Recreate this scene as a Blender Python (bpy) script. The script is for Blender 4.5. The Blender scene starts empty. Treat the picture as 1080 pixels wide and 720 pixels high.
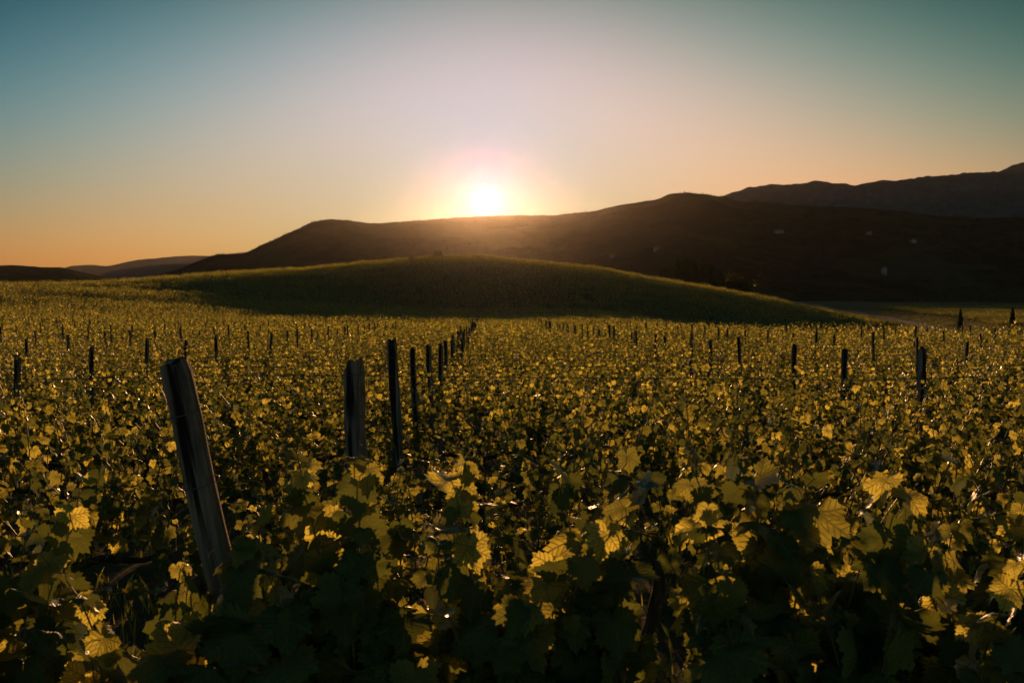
import bpy, math, random
import numpy as np
from mathutils import Vector, noise
from mathutils.bvhtree import BVHTree

random.seed(7)
RNG = np.random.default_rng(7)
R = math.radians
scene = bpy.context.scene
COL = scene.collection

# ------------------------------------------------------------------ camera
CAMZ = 1.72                      # camera height over the ground it stands on
TILT = math.atan(60 / 1050)      # camera looks slightly down
FPX = 1050.0
cam_d = bpy.data.cameras.new("camera")
cam_d.sensor_width = 36.0
cam_d.lens = 35.0
cam_d.clip_start = 0.05
cam_d.clip_end = 60000
cam = bpy.data.objects.new("camera", cam_d)
COL.objects.link(cam)
cam.location = (0, 0, CAMZ)
cam.rotation_euler = (math.pi / 2 - TILT, 0, 0)
cam_d.dof.use_dof = True
cam_d.dof.focus_distance = 5.5
cam_d.dof.aperture_fstop = 6.3
cam_d.dof.aperture_blades = 9
scene.camera = cam

# ------------------------------------------------------------------ sun and sky
SUN_EL = R(4.7)
SUN_AZ = R(-1.47)                # from +Y, positive towards +X
SUN_DIR = Vector((math.sin(SUN_AZ) * math.cos(SUN_EL), math.cos(SUN_AZ) * math.cos(SUN_EL), math.sin(SUN_EL)))
SUN_STRENGTH = 4.9
SKY_STRENGTH = 0.06
sun_d = bpy.data.lights.new("sun", "SUN")
sun_d.energy = SUN_STRENGTH
sun_d.angle = R(0.5)
sun_d.color = (1.0, 0.5, 0.2)
sun = bpy.data.objects.new("sun", sun_d)
COL.objects.link(sun)
sun.rotation_euler = (-SUN_DIR).to_track_quat("-Z", "Y").to_euler()

scene.view_settings.view_transform = "Standard"
scene.view_settings.look = "None"
scene.view_settings.exposure = 0.0
scene.view_settings.gamma = 1.0
scene.view_settings.use_curve_mapping = False
scene.render.engine = "CYCLES"
cy = scene.cycles
cy.max_bounces = 8
cy.diffuse_bounces = 3
cy.glossy_bounces = 2
cy.transmission_bounces = 4
cy.volume_bounces = 0
cy.transparent_max_bounces = 8
cy.sample_clamp_indirect = 4.0
cy.use_denoising = True
cy.caustics_reflective = False
cy.caustics_refractive = False


class Nodes:
    """Small helper for wiring node trees."""
    def __init__(self, tree):
        self.t = tree
        tree.nodes.clear()

    def new(self, kind, **kw):
        n = self.t.nodes.new(kind)
        for k, v in kw.items():
            setattr(n, k, v)
        return n

    def put(self, sock, v):
        if isinstance(v, bpy.types.NodeSocket):
            self.t.links.new(v, sock)
        else:
            sock.default_value = v

    def math(self, op, a, b=0.0, c=0.0, clamp=False):
        n = self.new("ShaderNodeMath", operation=op, use_clamp=clamp)
        self.put(n.inputs[0], a)
        self.put(n.inputs[1], b)
        self.put(n.inputs[2], c)
        return n.outputs[0]

    def vmath(self, op, a, b=None):
        n = self.new("ShaderNodeVectorMath", operation=op)
        self.put(n.inputs[0], a)
        if b is not None:
            self.put(n.inputs[1], b)
        return n.outputs["Value"] if op in ("DOT_PRODUCT", "LENGTH") else n.outputs[0]

    def mix(self, fac, a, b, blend="MIX"):
        n = self.new("ShaderNodeMix", data_type="RGBA", blend_type=blend)
        self.put(n.inputs[0], fac)
        self.put(n.inputs[6], a)
        self.put(n.inputs[7], b)
        return n.outputs[2]

    def ramp(self, fac, stops, interp="LINEAR"):
        n = self.new("ShaderNodeValToRGB")
        n.color_ramp.interpolation = interp
        e = n.color_ramp.elements
        while len(e) < len(stops):
            e.new(0.5)
        for el, (p, c) in zip(e, stops):
            el.position = p
            el.color = (*c, 1.0) if len(c) == 3 else c
        self.put(n.inputs[0], fac)
        return n.outputs[0]

    def noise(self, scale, detail=4.0, rough=0.55, vec=None, out="Fac"):
        n = self.new("ShaderNodeTexNoise")
        n.inputs["Scale"].default_value = scale
        n.inputs["Detail"].default_value = detail
        n.inputs["Roughness"].default_value = rough
        if vec is not None:
            self.put(n.inputs["Vector"], vec)
        return n.outputs[out]

    def maprange(self, v, a, b, c=0.0, d=1.0):
        n = self.new("ShaderNodeMapRange", interpolation_type="SMOOTHSTEP")
        self.put(n.inputs[0], v)
        for i, x in enumerate((a, b, c, d)):
            n.inputs[i + 1].default_value = x
        return n.outputs[0]


world = bpy.data.worlds.new("World")
scene.world = world
world.use_nodes = True
W = Nodes(world.node_tree)
sky = W.new("ShaderNodeTexSky", sky_type="NISHITA")
sky.sun_disc = False
sky.sun_elevation = SUN_EL
sky.sun_rotation = SUN_AZ
sky.altitude = 300
sky.air_density = 1.0
sky.dust_density = 1.2
sky.ozone_density = 1.6
geo = W.new("ShaderNodeTexCoord")
dirv = W.vmath("NORMALIZE", geo.outputs["Generated"])
cosa = W.vmath("DOT_PRODUCT", dirv, tuple(SUN_DIR))
ang = W.math("ARCCOSINE", W.math("MINIMUM", cosa, 1.0))          # angle from the sun, radians
sepz = W.new("ShaderNodeSeparateXYZ")
W.put(sepz.inputs[0], dirv)
# evening tint: the plain clear-sky model is too yellow round a low sun and too grey above it
elv = W.math("MINIMUM", W.math("MAXIMUM", W.math("ARCSINE", sepz.outputs[2]), 0.0), R(16))
anc = W.math("MINIMUM", W.math("MAXIMUM", ang, R(2)), R(31))
azc = W.math("MINIMUM", W.math("MAXIMUM", W.math("ARCTAN2", sepz.outputs[0], sepz.outputs[1]), -0.5), 0.5)
TINT = [[-3.806, -2.932, -2.201], [22.77, 17.526, 19.869], [13.687, 8.572, 4.948], [-39.116, -33.609, -41.178], [-11.523, -7.761, -4.612], [-0.855, -0.004, 0.248], [-42.498, -19.095, -17.137], [0.761, 0.209, -0.176], [-13.054, -3.862, 0.76]]
terms = [1.0, elv, anc, W.math("MULTIPLY", elv, elv), W.math("MULTIPLY", anc, anc), W.math("POWER", 2.71828, W.math("MULTIPLY", anc, -1 / 0.07)), W.math("MULTIPLY", elv, anc), azc, W.math("POWER", 2.71828, W.math("MULTIPLY", ang, -1 / 0.022))]
back = W.maprange(ang, R(42), R(100), 1.0, 2.2)      # fill added: unseen sky opposite the sun brightened to lift the shadows
chan = []
for ch in range(3):
    acc = TINT[0][ch]
    for k in range(1, 9):
        acc = W.math("MULTIPLY_ADD", terms[k], TINT[k][ch], acc)
    chan.append(W.math("MULTIPLY", W.math("POWER", 2.71828, acc), back))
comb = W.new("ShaderNodeCombineXYZ")
for ch in range(3):
    W.put(comb.inputs[ch], chan[ch])
bg = W.new("ShaderNodeBackground")
W.put(bg.inputs[0], W.mix(1.0, sky.outputs[0], comb.outputs[0], "MULTIPLY"))
bg.inputs[1].default_value = SKY_STRENGTH
# the sun's own disc, and the bright air right round it
disc = W.math("MULTIPLY", W.maprange(ang, R(0.24), R(0.31), 1.0, 0.0), 30.0)
aur1 = W.math("MULTIPLY", W.math("POWER", 2.718, W.math("MULTIPLY", ang, -1 / R(0.35))), 1.0)
aur2 = W.math("MULTIPLY", W.math("POWER", 2.718, W.math("MULTIPLY", ang, -1 / R(2.0))), 0.0)
bg2 = W.new("ShaderNodeBackground")
bg2.inputs[0].default_value = (0.85, 0.9, 1.0, 1)
W.put(bg2.inputs[1], W.math("ADD", disc, W.math("ADD", aur1, aur2)))
addw = W.new("ShaderNodeAddShader")
W.put(addw.inputs[0], bg.outputs[0])
W.put(addw.inputs[1], bg2.outputs[0])
wo = W.new("ShaderNodeOutputWorld")
W.put(wo.inputs[0], addw.outputs[0])


# ------------------------------------------------------------------ helpers
def tag(o, label=None, cat=None, group=None, kind=None):
    if label:
        o["label"] = label
    if cat:
        o["category"] = cat
    if group:
        o["group"] = group
    if kind:
        o["kind"] = kind
    return o


def empty(name, loc=(0, 0, 0), rz=0.0):
    o = bpy.data.objects.new(name, None)
    o.empty_display_size = 0.1
    o.location = loc
    o.rotation_euler = (0, 0, rz)
    COL.objects.link(o)
    return o


def mesh_np(name, verts, faces, mat=None, uv=None, var=None, smooth=True):
    """verts (n,3), faces (m,k) with one k for the whole mesh; uv, var are per vertex."""
    verts = np.ascontiguousarray(verts, dtype=np.float32)
    faces = np.ascontiguousarray(faces, dtype=np.int32)
    me = bpy.data.meshes.new(name)
    n, (m, k) = len(verts), faces.shape
    me.vertices.add(n)
    me.vertices.foreach_set("co", verts.ravel())
    me.loops.add(m * k)
    me.loops.foreach_set("vertex_index", faces.ravel())
    me.polygons.add(m)
    me.polygons.foreach_set("loop_start", np.arange(0, m * k, k, dtype=np.int32))
    me.polygons.foreach_set("loop_total", np.full(m, k, dtype=np.int32))
    me.polygons.foreach_set("use_smooth", np.full(m, smooth, dtype=bool))
    me.update(calc_edges=True)
    if uv is not None:
        l = me.uv_layers.new(name="UVMap")
        l.data.foreach_set("uv", np.ascontiguousarray(uv, dtype=np.float32)[faces.ravel()].ravel())
    if var is not None:
        a = me.attributes.new("var", "FLOAT", "POINT")
        a.data.foreach_set("value", np.ascontiguousarray(var, dtype=np.float32))
    if mat is not None:
        me.materials.append(mat)
    me.validate()
    return me


def obj(name, me, parent=None, loc=None):
    o = bpy.data.objects.new(name, me)
    COL.objects.link(o)
    if parent is not None:
        o.parent = parent
    if loc is not None:
        o.location = loc
    return o


def ss(x, a, b):
    t = np.clip((np.asarray(x, dtype=float) - a) / (b - a), 0, 1)
    return t * t * (3 - 2 * t)


def fbm(x, y, s, seed=0.0, octv=4):
    return np.array([noise.fractal((float(a) * s + seed, float(b) * s - seed, seed), 1.0, 2.1, octv) for a, b in zip(np.ravel(x), np.ravel(y))]).reshape(np.shape(x))


class Geo:
    """Collects tubes and polygons into one mesh of quads."""
    def __init__(self):
        self.v, self.f, self.n = [], [], 0

    def tube(self, pts, rad, sides=6, cap=True):
        pts = np.asarray(pts, dtype=float)
        rad = np.broadcast_to(np.asarray(rad, dtype=float), (len(pts),))
        tang = np.gradient(pts, axis=0)
        tang /= np.linalg.norm(tang, axis=1)[:, None] + 1e-9
        ref = np.array([0.31, 0.95, 0.05]) if abs(tang[0] @ np.array([0.31, 0.95, 0.05])) < 0.9 else np.array([1.0, 0, 0])
        u = np.cross(tang, ref)
        u /= np.linalg.norm(u, axis=1)[:, None] + 1e-9
        w = np.cross(tang, u)
        a = np.linspace(0, 2 * math.pi, sides, endpoint=False)
        ring = pts[:, None, :] + rad[:, None, None] * (np.cos(a)[None, :, None] * u[:, None, :] + np.sin(a)[None, :, None] * w[:, None, :])
        base = self.n
        self.v.append(ring.reshape(-1, 3))
        m = len(pts)
        i, j = np.meshgrid(np.arange(m - 1), np.arange(sides), indexing="ij")
        j2 = (j + 1) % sides
        q = np.stack([base + i * sides + j, base + i * sides + j2, base + (i + 1) * sides + j2, base + (i + 1) * sides + j], -1).reshape(-1, 4)
        self.f.append(q)
        self.n += m * sides
        if cap:
            for k, o_ in ((0, 1), (m - 1, 0)):
                c = self.n
                self.v.append(pts[k][None])
                self.n += 1
                r0 = base + k * sides
                for s in range(0, sides, 2):
                    e = (s + 2) % sides
                    quad = [c, r0 + s, r0 + (s + 1) % sides, r0 + e]
                    self.f.append(np.array([quad if not o_ else quad[::-1]]))

    def quads(self, v, f):
        self.v.append(np.asarray(v, dtype=float))
        self.f.append(np.asarray(f) + self.n)
        self.n += len(v)

    def box(self, lo, hi):
        (x0, y0, z0), (x1, y1, z1) = lo, hi
        v = [(x0, y0, z0), (x1, y0, z0), (x1, y1, z0), (x0, y1, z0), (x0, y0, z1), (x1, y0, z1), (x1, y1, z1), (x0, y1, z1)]
        self.quads(v, [(3, 2, 1, 0), (4, 5, 6, 7), (0, 1, 5, 4), (1, 2, 6, 5), (2, 3, 7, 6), (3, 0, 4, 7)])

    def mesh(self, name, mat, smooth=True):
        return mesh_np(name, np.concatenate(self.v), np.concatenate(self.f), mat, smooth=smooth)


# ------------------------------------------------------------------ materials
def new_mat(name):
    m = bpy.data.materials.new(name)
    m.use_nodes = True
    return m, Nodes(m.node_tree)


def surface(N, shader, vol=None):
    out = N.new("ShaderNodeOutputMaterial")
    if shader is not None:
        N.put(out.inputs[0], shader)
    if vol is not None:
        N.put(out.inputs[1], vol)


def principled(N, col, rough=0.9, spec=0.2, bump=None, bump_s=0.3, dist=0.02):
    p = N.new("ShaderNodeBsdfPrincipled")
    N.put(p.inputs["Base Color"], col)
    N.put(p.inputs["Roughness"], rough)
    p.inputs["Specular IOR Level"].default_value = spec
    if bump is not None:
        b = N.new("ShaderNodeBump")
        b.inputs["Strength"].default_value = bump_s
        b.inputs["Distance"].default_value = dist
        N.put(b.inputs["Height"], bump)
        N.put(p.inputs["Normal"], b.outputs[0])
    return p.outputs[0]


def coords(N):
    return N.new("ShaderNodeNewGeometry").outputs["Position"]


def mat_ground():
    m, N = new_mat("vineyard soil and grass")
    P = coords(N)
    n1 = N.noise(0.9, 6, 0.6, P)
    n2 = N.noise(7.0, 6, 0.65, P)
    n3 = N.noise(0.02, 4, 0.5, P)
    c = N.mix(N.maprange(n1, 0.42, 0.6), (0.075, 0.055, 0.035, 1), (0.05, 0.07, 0.022, 1))
    c = N.mix(N.maprange(n2, 0.3, 0.75), c, (0.11, 0.1, 0.05, 1))
    c = N.mix(N.math("MULTIPLY", N.maprange(n3, 0.45, 0.6), 0.5), c, (0.045, 0.065, 0.02, 1))
    surface(N, principled(N, c, 0.95, 0.1, N.math("ADD", n1, n2), 0.6, 0.08))
    return m


def mat_forest(name, dark, mid, fields=0.0):
    m, N = new_mat(name)
    P = coords(N)
    n1 = N.noise(0.004, 6, 0.6, P)
    n2 = N.noise(0.05, 5, 0.7, P)
    c = N.mix(N.maprange(n2, 0.35, 0.65), (*dark, 1), (*mid, 1))
    if fields:
        vt = N.new("ShaderNodeTexVoronoi")
        vt.inputs["Scale"].default_value = 0.006
        N.put(vt.inputs["Vector"], P)
        f = N.math("MULTIPLY", N.maprange(n1, 0.5, 0.58), fields)
        c = N.mix(f, c, N.mix(vt.outputs["Color"], (0.09, 0.1, 0.035, 1), (0.16, 0.13, 0.06, 1)))
    surface(N, principled(N, c, 1.0, 0.0, n2, 0.5, 9.0))
    return m


def mat_leaf(name, veins, d1, d2, t1, t2, gloss=0.3):
    """Vine leaf: light comes through it, the upper side shines a little."""
    m, N = new_mat(name)
    at = N.new("ShaderNodeAttribute", attribute_name="var")
    oi = N.new("ShaderNodeObjectInfo")
    v = N.math("FRACT", N.math("ADD", at.outputs["Fac"], N.math("MULTIPLY", oi.outputs["Random"], 0.35)))
    v = N.math("PINGPONG", v, 0.5)
    v = N.math("POWER", N.math("MULTIPLY", v, 2.0), 2.6)
    P = coords(N)
    nz = N.noise(38.0, 3, 0.6, P)
    dcol = N.mix(v, (*d1, 1), (*d2, 1))
    tcol = N.mix(v, (*t1, 1), (*t2, 1))
    bumpn = None
    if veins:
        uv = N.new("ShaderNodeUVMap", uv_map="UVMap").outputs[0]
        sp = N.new("ShaderNodeSeparateXYZ")
        N.put(sp.inputs[0], uv)
        x, y = sp.outputs[0], sp.outputs[1]
        best = None
        for a in (0, 52, -52, 112, -112):
            sx, cx = math.sin(R(a)), math.cos(R(a))
            along = N.math("ADD", N.math("MULTIPLY", x, sx), N.math("MULTIPLY", y, cx))
            across = N.math("ABSOLUTE", N.math("SUBTRACT", N.math("MULTIPLY", x, cx), N.math("MULTIPLY", y, sx)))
            d = N.math("ADD", across, N.math("MULTIPLY", N.math("LESS_THAN", along, 0.0), 9.0))
            # side veins leave the main one in a herringbone
            side = N.math("ABSOLUTE", N.math("SUBTRACT", N.math("FRACT", N.math("MULTIPLY", N.math("SUBTRACT", along, N.math("MULTIPLY", across, 0.9)), 5.5)), 0.5))
            side = N.math("ADD", N.math("MULTIPLY", side, 0.16), N.math("ADD", 0.008, N.math("MULTIPLY", N.math("GREATER_THAN", across, 0.24), 9.0)))
            side = N.math("ADD", side, N.math("MULTIPLY", N.math("LESS_THAN", along, 0.0), 9.0))
            d = N.math("MINIMUM", d, side)
            best = d if best is None else N.math("MINIMUM", best, d)
        vm = N.maprange(best, 0.008, 0.04, 1.0, 0.0)
        dcol = N.mix(N.math("MULTIPLY", vm, 0.5), dcol, (0.13, 0.15, 0.05, 1))
        tcol = N.mix(N.math("MULTIPLY", vm, 0.75), tcol, (0.06, 0.06, 0.012, 1))
        bumpn = N.math("ADD", N.math("MULTIPLY", vm, -1.0), N.math("MULTIPLY", nz, 0.8))
    tcol = N.mix(N.math("MULTIPLY", N.maprange(nz, 0.35, 0.7), 0.35), tcol, N.mix(0.5, tcol, (0.1, 0.09, 0.01, 1)))
    df = N.new("ShaderNodeBsdfDiffuse")
    N.put(df.inputs[0], dcol)
    tr = N.new("ShaderNodeBsdfTranslucent")
    N.put(tr.inputs[0], tcol)
    gl = N.new("ShaderNodeBsdfGlossy")
    gl.inputs["Color"].default_value = (1, 1, 1, 1)
    gl.inputs["Roughness"].default_value = 0.46
    if bumpn is not None:
        b = N.new("ShaderNodeBump")
        b.inputs["Strength"].default_value = 0.35
        b.inputs["Distance"].default_value = 0.004
        N.put(b.inputs["Height"], bumpn)
        for s in (df, gl, tr):
            N.put(s.inputs["Normal"], b.outputs[0])
    add = N.new("ShaderNodeAddShader")
    N.put(add.inputs[0], df.outputs[0])
    N.put(add.inputs[1], tr.outputs[0])
    fr = N.new("ShaderNodeFresnel")
    fr.inputs[0].default_value = 1.42
    mx = N.new("ShaderNodeMixShader")
    N.put(mx.inputs[0], N.math("MULTIPLY", fr.outputs[0], gloss))
    N.put(mx.inputs[1], add.outputs[0])
    N.put(mx.inputs[2], gl.outputs[0])
    surface(N, mx.outputs[0])
    return m


def mat_bark(name, a, b, scale=30.0):
    m, N = new_mat(name)
    tc = N.new("ShaderNodeTexCoord").outputs["Object"]
    mp = N.new("ShaderNodeMapping")
    mp.inputs["Scale"].default_value = (1, 1, 0.08)
    N.put(mp.inputs[0], tc)
    n1 = N.noise(scale, 6, 0.65, mp.outputs[0])
    n2 = N.noise(scale * 4, 4, 0.6, mp.outputs[0])
    c = N.mix(N.maprange(n1, 0.35, 0.65), (*a, 1), (*b, 1))
    surface(N, principled(N, c, 0.9, 0.15, N.math("ADD", n1, N.math("MULTIPLY", n2, 0.5)), 0.8, 0.01))
    return m


def mat_plain(name, c, rough=0.8, spec=0.3, n_scale=2.0, var=0.35, metal=0.0):
    m, N = new_mat(name)
    n1 = N.noise(n_scale, 5, 0.6, coords(N))
    col = N.mix(N.maprange(n1, 0.3, 0.7), tuple(x * (1 - var) for x in c) + (1,), tuple(c) + (1,))
    s = principled(N, col, rough, spec, n1, 0.3, 0.02)
    surface(N, s)
    if metal:
        s.node.inputs["Metallic"].default_value = metal
    return m


M_GROUND = mat_ground()
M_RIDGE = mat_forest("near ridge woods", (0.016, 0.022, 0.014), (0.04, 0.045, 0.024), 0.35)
M_RANGE = mat_forest("hazed far mountain woods", (0.06, 0.085, 0.09), (0.1, 0.125, 0.125), 0.15)  # blue-grey of distance haze put into the woods' base colours
LEAF_D1, LEAF_D2 = (0.036, 0.064, 0.017), (0.075, 0.11, 0.03)
LEAF_T1, LEAF_T2 = (0.05, 0.068, 0.011), (0.6, 0.52, 0.075)
M_LEAF = mat_leaf("vine leaf with veins", True, LEAF_D1, LEAF_D2, LEAF_T1, LEAF_T2)
M_LEAF_FAR = mat_leaf("vine leaf", False, LEAF_D1, LEAF_D2, LEAF_T1, LEAF_T2)
M_TREE = mat_leaf("dark tree leaves", False, (0.02, 0.03, 0.012), (0.04, 0.05, 0.018), (0.015, 0.02, 0.004), (0.03, 0.03, 0.006), 0.1)
M_CANE = mat_plain("green and brown vine shoots", (0.2, 0.15, 0.06), 0.42, 0.5, 9.0)
M_TRUNK = mat_bark("shaggy vine bark", (0.05, 0.035, 0.024), (0.13, 0.095, 0.065))
def mat_wood():
    """Split, sun-greyed post wood with dark checks along the grain and lichen stains."""
    m, N = new_mat("weathered post wood")
    tc = N.new("ShaderNodeTexCoord").outputs["Object"]
    mp = N.new("ShaderNodeMapping")
    mp.inputs["Scale"].default_value = (1, 1, 0.06)
    N.put(mp.inputs[0], tc)
    g1 = N.noise(45.0, 6, 0.7, mp.outputs[0])
    g2 = N.noise(130.0, 4, 0.6, mp.outputs[0])
    st = N.noise(6.0, 5, 0.65, tc)
    c = N.mix(N.maprange(g1, 0.35, 0.65), (0.13, 0.095, 0.073, 1), (0.34, 0.265, 0.205, 1))
    c = N.mix(N.math("MULTIPLY", N.maprange(st, 0.52, 0.66), 0.6), c, (0.09, 0.075, 0.06, 1))
    crack = N.maprange(N.noise(16.0, 3, 0.5, mp.outputs[0]), 0.36, 0.42, 1.0, 0.0)
    c = N.mix(crack, c, (0.02, 0.015, 0.012, 1))
    hgt = N.math("SUBTRACT", N.math("ADD", g1, N.math("MULTIPLY", g2, 0.4)), N.math("MULTIPLY", crack, 2.0))
    surface(N, principled(N, c, 0.92, 0.15, hgt, 1.0, 0.006))
    return m


M_WOOD = mat_wood()
M_WIRE = mat_plain("dull galvanised wire", (0.22, 0.21, 0.2), 0.5, 0.5, 40.0, 0.4, 0.8)
def mat_track():
    """Gravel wheel ruts with a grassy crown and ragged edges."""
    m, N = new_mat("farm track gravel")
    uv = N.new("ShaderNodeUVMap", uv_map="UVMap").outputs[0]
    sp = N.new("ShaderNodeSeparateXYZ")
    N.put(sp.inputs[0], uv)
    P = coords(N)
    n1, n2 = N.noise(0.5, 5, 0.6, P), N.noise(5.0, 5, 0.65, P)
    ax = N.math("ADD", N.math("ABSOLUTE", sp.outputs[0]), N.math("MULTIPLY", N.math("SUBTRACT", n1, 0.5), 0.9))
    rut = N.math("MULTIPLY", N.maprange(ax, 0.15, 0.4), N.maprange(ax, 1.05, 1.4, 1.0, 0.0))
    grass = N.mix(n2, (0.035, 0.05, 0.018, 1), (0.09, 0.085, 0.035, 1))
    gravel = N.mix(N.maprange(n2, 0.3, 0.7), (0.2, 0.175, 0.145, 1), (0.36, 0.325, 0.28, 1))
    surface(N, principled(N, N.mix(rut, grass, gravel), 0.95, 0.1, n2, 0.6, 0.04))
    return m


M_ROAD = mat_track()
M_WALL = mat_plain("pale rendered house wall", (0.36, 0.33, 0.28), 0.9, 0.2, 0.6, 0.2)
M_ROOF = mat_plain("clay tile roof", (0.26, 0.12, 0.07), 0.9, 0.2, 1.5, 0.4)
M_DARK = mat_plain("dark window opening", (0.02, 0.02, 0.022), 0.3, 0.5, 2.0, 0.2)


# ------------------------------------------------------------------ the lie of the land
_gy = np.array([-60, 0, 2.6, 4.6, 6.7, 8.8, 11.4, 15, 22, 33, 45, 60, 75, 90, 105, 120, 140, 170, 400], dtype=float)
_gz = np.array([-1.4, -1.72, -1.78, -1.9, -2.03, -2.14, -2.28, -2.43, -2.68, -3.0, -3.35, -3.8, -4.2, -4.55, -4.75, -4.65, -4.15, -4.0, -4.0])
_yy = np.linspace(-60, 400, 4601)
_zz = np.interp(_yy, _gy, _gz)
_k = np.hanning(41)
_zz = np.convolve(np.pad(_zz, 20, mode="edge"), _k / _k.sum(), mode="valid")
_cx = np.array([-300, -150, -100, -74, -56.6, -37, -19.5, -11.7, -4, 3.9, 19.5, 35, 50.8, 62.5, 70, 90, 300], dtype=float)
_cz = np.array([-3.0, -2.2, -1.6, -0.8, 1.14, 2.7, 4.26, 4.65, 4.46, 3.87, 1.92, -0.8, -3.9, -6.9, -8.0, -8.0, -8.0])
_xx = np.linspace(-300, 300, 3001)
_zx = np.interp(_xx, _cx, _cz)
_k2 = np.hanning(61)
_zx = np.convolve(np.pad(_zx, 30, mode="edge"), _k2 / _k2.sum(), mode="valid")
CREST_Y = 205.0


def height(x, y):
    """Ground height over the plane, metres; the camera stands on z = 0."""
    x = np.asarray(x, dtype=float)
    y = np.asarray(y, dtype=float)
    f = np.interp(y, _yy, _zz)
    f = f + 3.0 * ss(-x, 6, 70) * ss(y, 25, 140)
    f = f - 2.9 * ss(x, 8, 34) * ss(y, 35, 88)
    bench = ss(x, 28, 44) * ss(y, 97, 116)
    f = f * (1 - bench) - 8.0 * bench
    zc = np.interp(x, _xx, _zx)
    foot = 142 - 14 * ss(x, 10, 55)
    t = np.clip((y - foot) / (CREST_Y - foot), 0, 1)
    b = np.sin(t * math.pi / 2) ** 1.15
    b = np.where(y > CREST_Y, 1.0, b)
    h = f * (1 - b) + zc * b
    back = ss(y, CREST_Y, 320)
    h = h * (1 - back) - 8.0 * back
    h = np.minimum(h, 8)
    h = h + 0.22 * b * np.sin(x * 0.11 + 0.6 * np.sin(y * 0.05)) * np.sin(y * 0.093 + x * 0.021)
    r = np.hypot(x, y)
    far = ss(r, 480, 1100)
    h = h * (1 - far) - 40.0 * far
    behind = ss(-y, 20, 300)
    h = h * (1 - behind) - 1.0 * behind * (1 - far) - 40 * behind * far
    return h + CAMZ


# ground: one polar sheet, fine in front of the camera, out past the horizon hills
aa = np.concatenate([np.arange(-40, 40, 0.4), np.arange(40, 320, 2.5)])
rr = np.concatenate([[0.05], np.geomspace(0.6, 420, 330), np.geomspace(440, 7000, 50)])
A, RR_ = np.meshgrid(np.radians(aa), rr, indexing="ij")
gx, gy_ = RR_ * np.sin(A), RR_ * np.cos(A)
gz = height(gx, gy_)
near = RR_ < 60
gz[near] += 0.03 * fbm(gx[near], gy_[near], 1.7, 3.0)
na, nr = A.shape
i, j = np.meshgrid(np.arange(na), np.arange(nr - 1), indexing="ij")
i2 = (i + 1) % na
gf = np.stack([i * nr + j, i * nr + j + 1, i2 * nr + j + 1, i2 * nr + j], -1).reshape(-1, 4)
GV = np.stack([gx, gy_, gz], -1).reshape(-1, 3)
ground = obj("ground", mesh_np("ground", GV, gf, M_GROUND))
tag(ground, "earth and grass ground under the whole vineyard", "ground", kind="structure")
GROUND_BVH = BVHTree.FromPolygons([tuple(v) for v in GV], [tuple(q) for q in gf.tolist()])


def gz_at(x, y):
    hit = GROUND_BVH.ray_cast(Vector((x, y, 500)), Vector((0, 0, -1)))
    return hit[0].z if hit[0] is not None else float(height(x, y))


# hills and mountains: each a long ridge with its own distance, front slope and back slope
def ridge(name, dist, table, mat, label, front=0.55, base=-42.0, rough=0.05, seed=1.0, step=2.0):
    px = np.array([p for p, _ in table], dtype=float)
    py = np.array([q for _, q in table], dtype=float)
    us = np.arange(px[0], px[-1] + 0.1, step)
    crest = (300 - np.interp(us, px, py)) / FPX * dist
    k = np.hanning(7)
    crest = np.convolve(np.pad(crest, 3, mode="edge"), k / k.sum(), mode="valid")
    fall = ss(us, px[0], px[0] + 30) * ss(-us, -px[-1], -px[-1] + 30)
    vs = np.concatenate([np.linspace(front, 1, 22), 1 + np.linspace(0, 0.25, 10)[1:]])
    V = []
    rise = crest - base
    for v in vs:
        x = (us - 540) / FPX * dist * v
        y = np.full_like(us, dist * v)
        w = (v - front) / (1 - front) if v <= 1 else 1 - (v - 1) / 0.25
        w = math.sin(w * math.pi / 2) ** 1.1 if v <= 1 else w
        n = fbm(x, y, 5.5 / dist, seed, 5)
        bell = w * (1 - w) * 4 if v <= 1 else 0.3 * (1 - w)
        z = base + rise * w + rise * rough * 7 * n * bell
        z += rise * rough * 0.35 * fbm(x, y, 60 / dist, seed + 5, 3) * min(1, w * 2)
        V.append(np.stack([x, y, np.minimum(z, base + rise * (1 + 0.01)) + CAMZ], -1))
    V = np.array(V)
    m, n = V.shape[:2]
    i, j = np.meshgrid(np.arange(m - 1), np.arange(n - 1), indexing="ij")
    F = np.stack([i * n + j, i * n + j + 1, (i + 1) * n + j + 1, (i + 1) * n + j], -1).reshape(-1, 4)
    V = V.reshape(-1, 3)
    o = obj(name, mesh_np(name, V, F, mat))
    tag(o, label, "hill", kind="structure")
    return V, F


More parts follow.
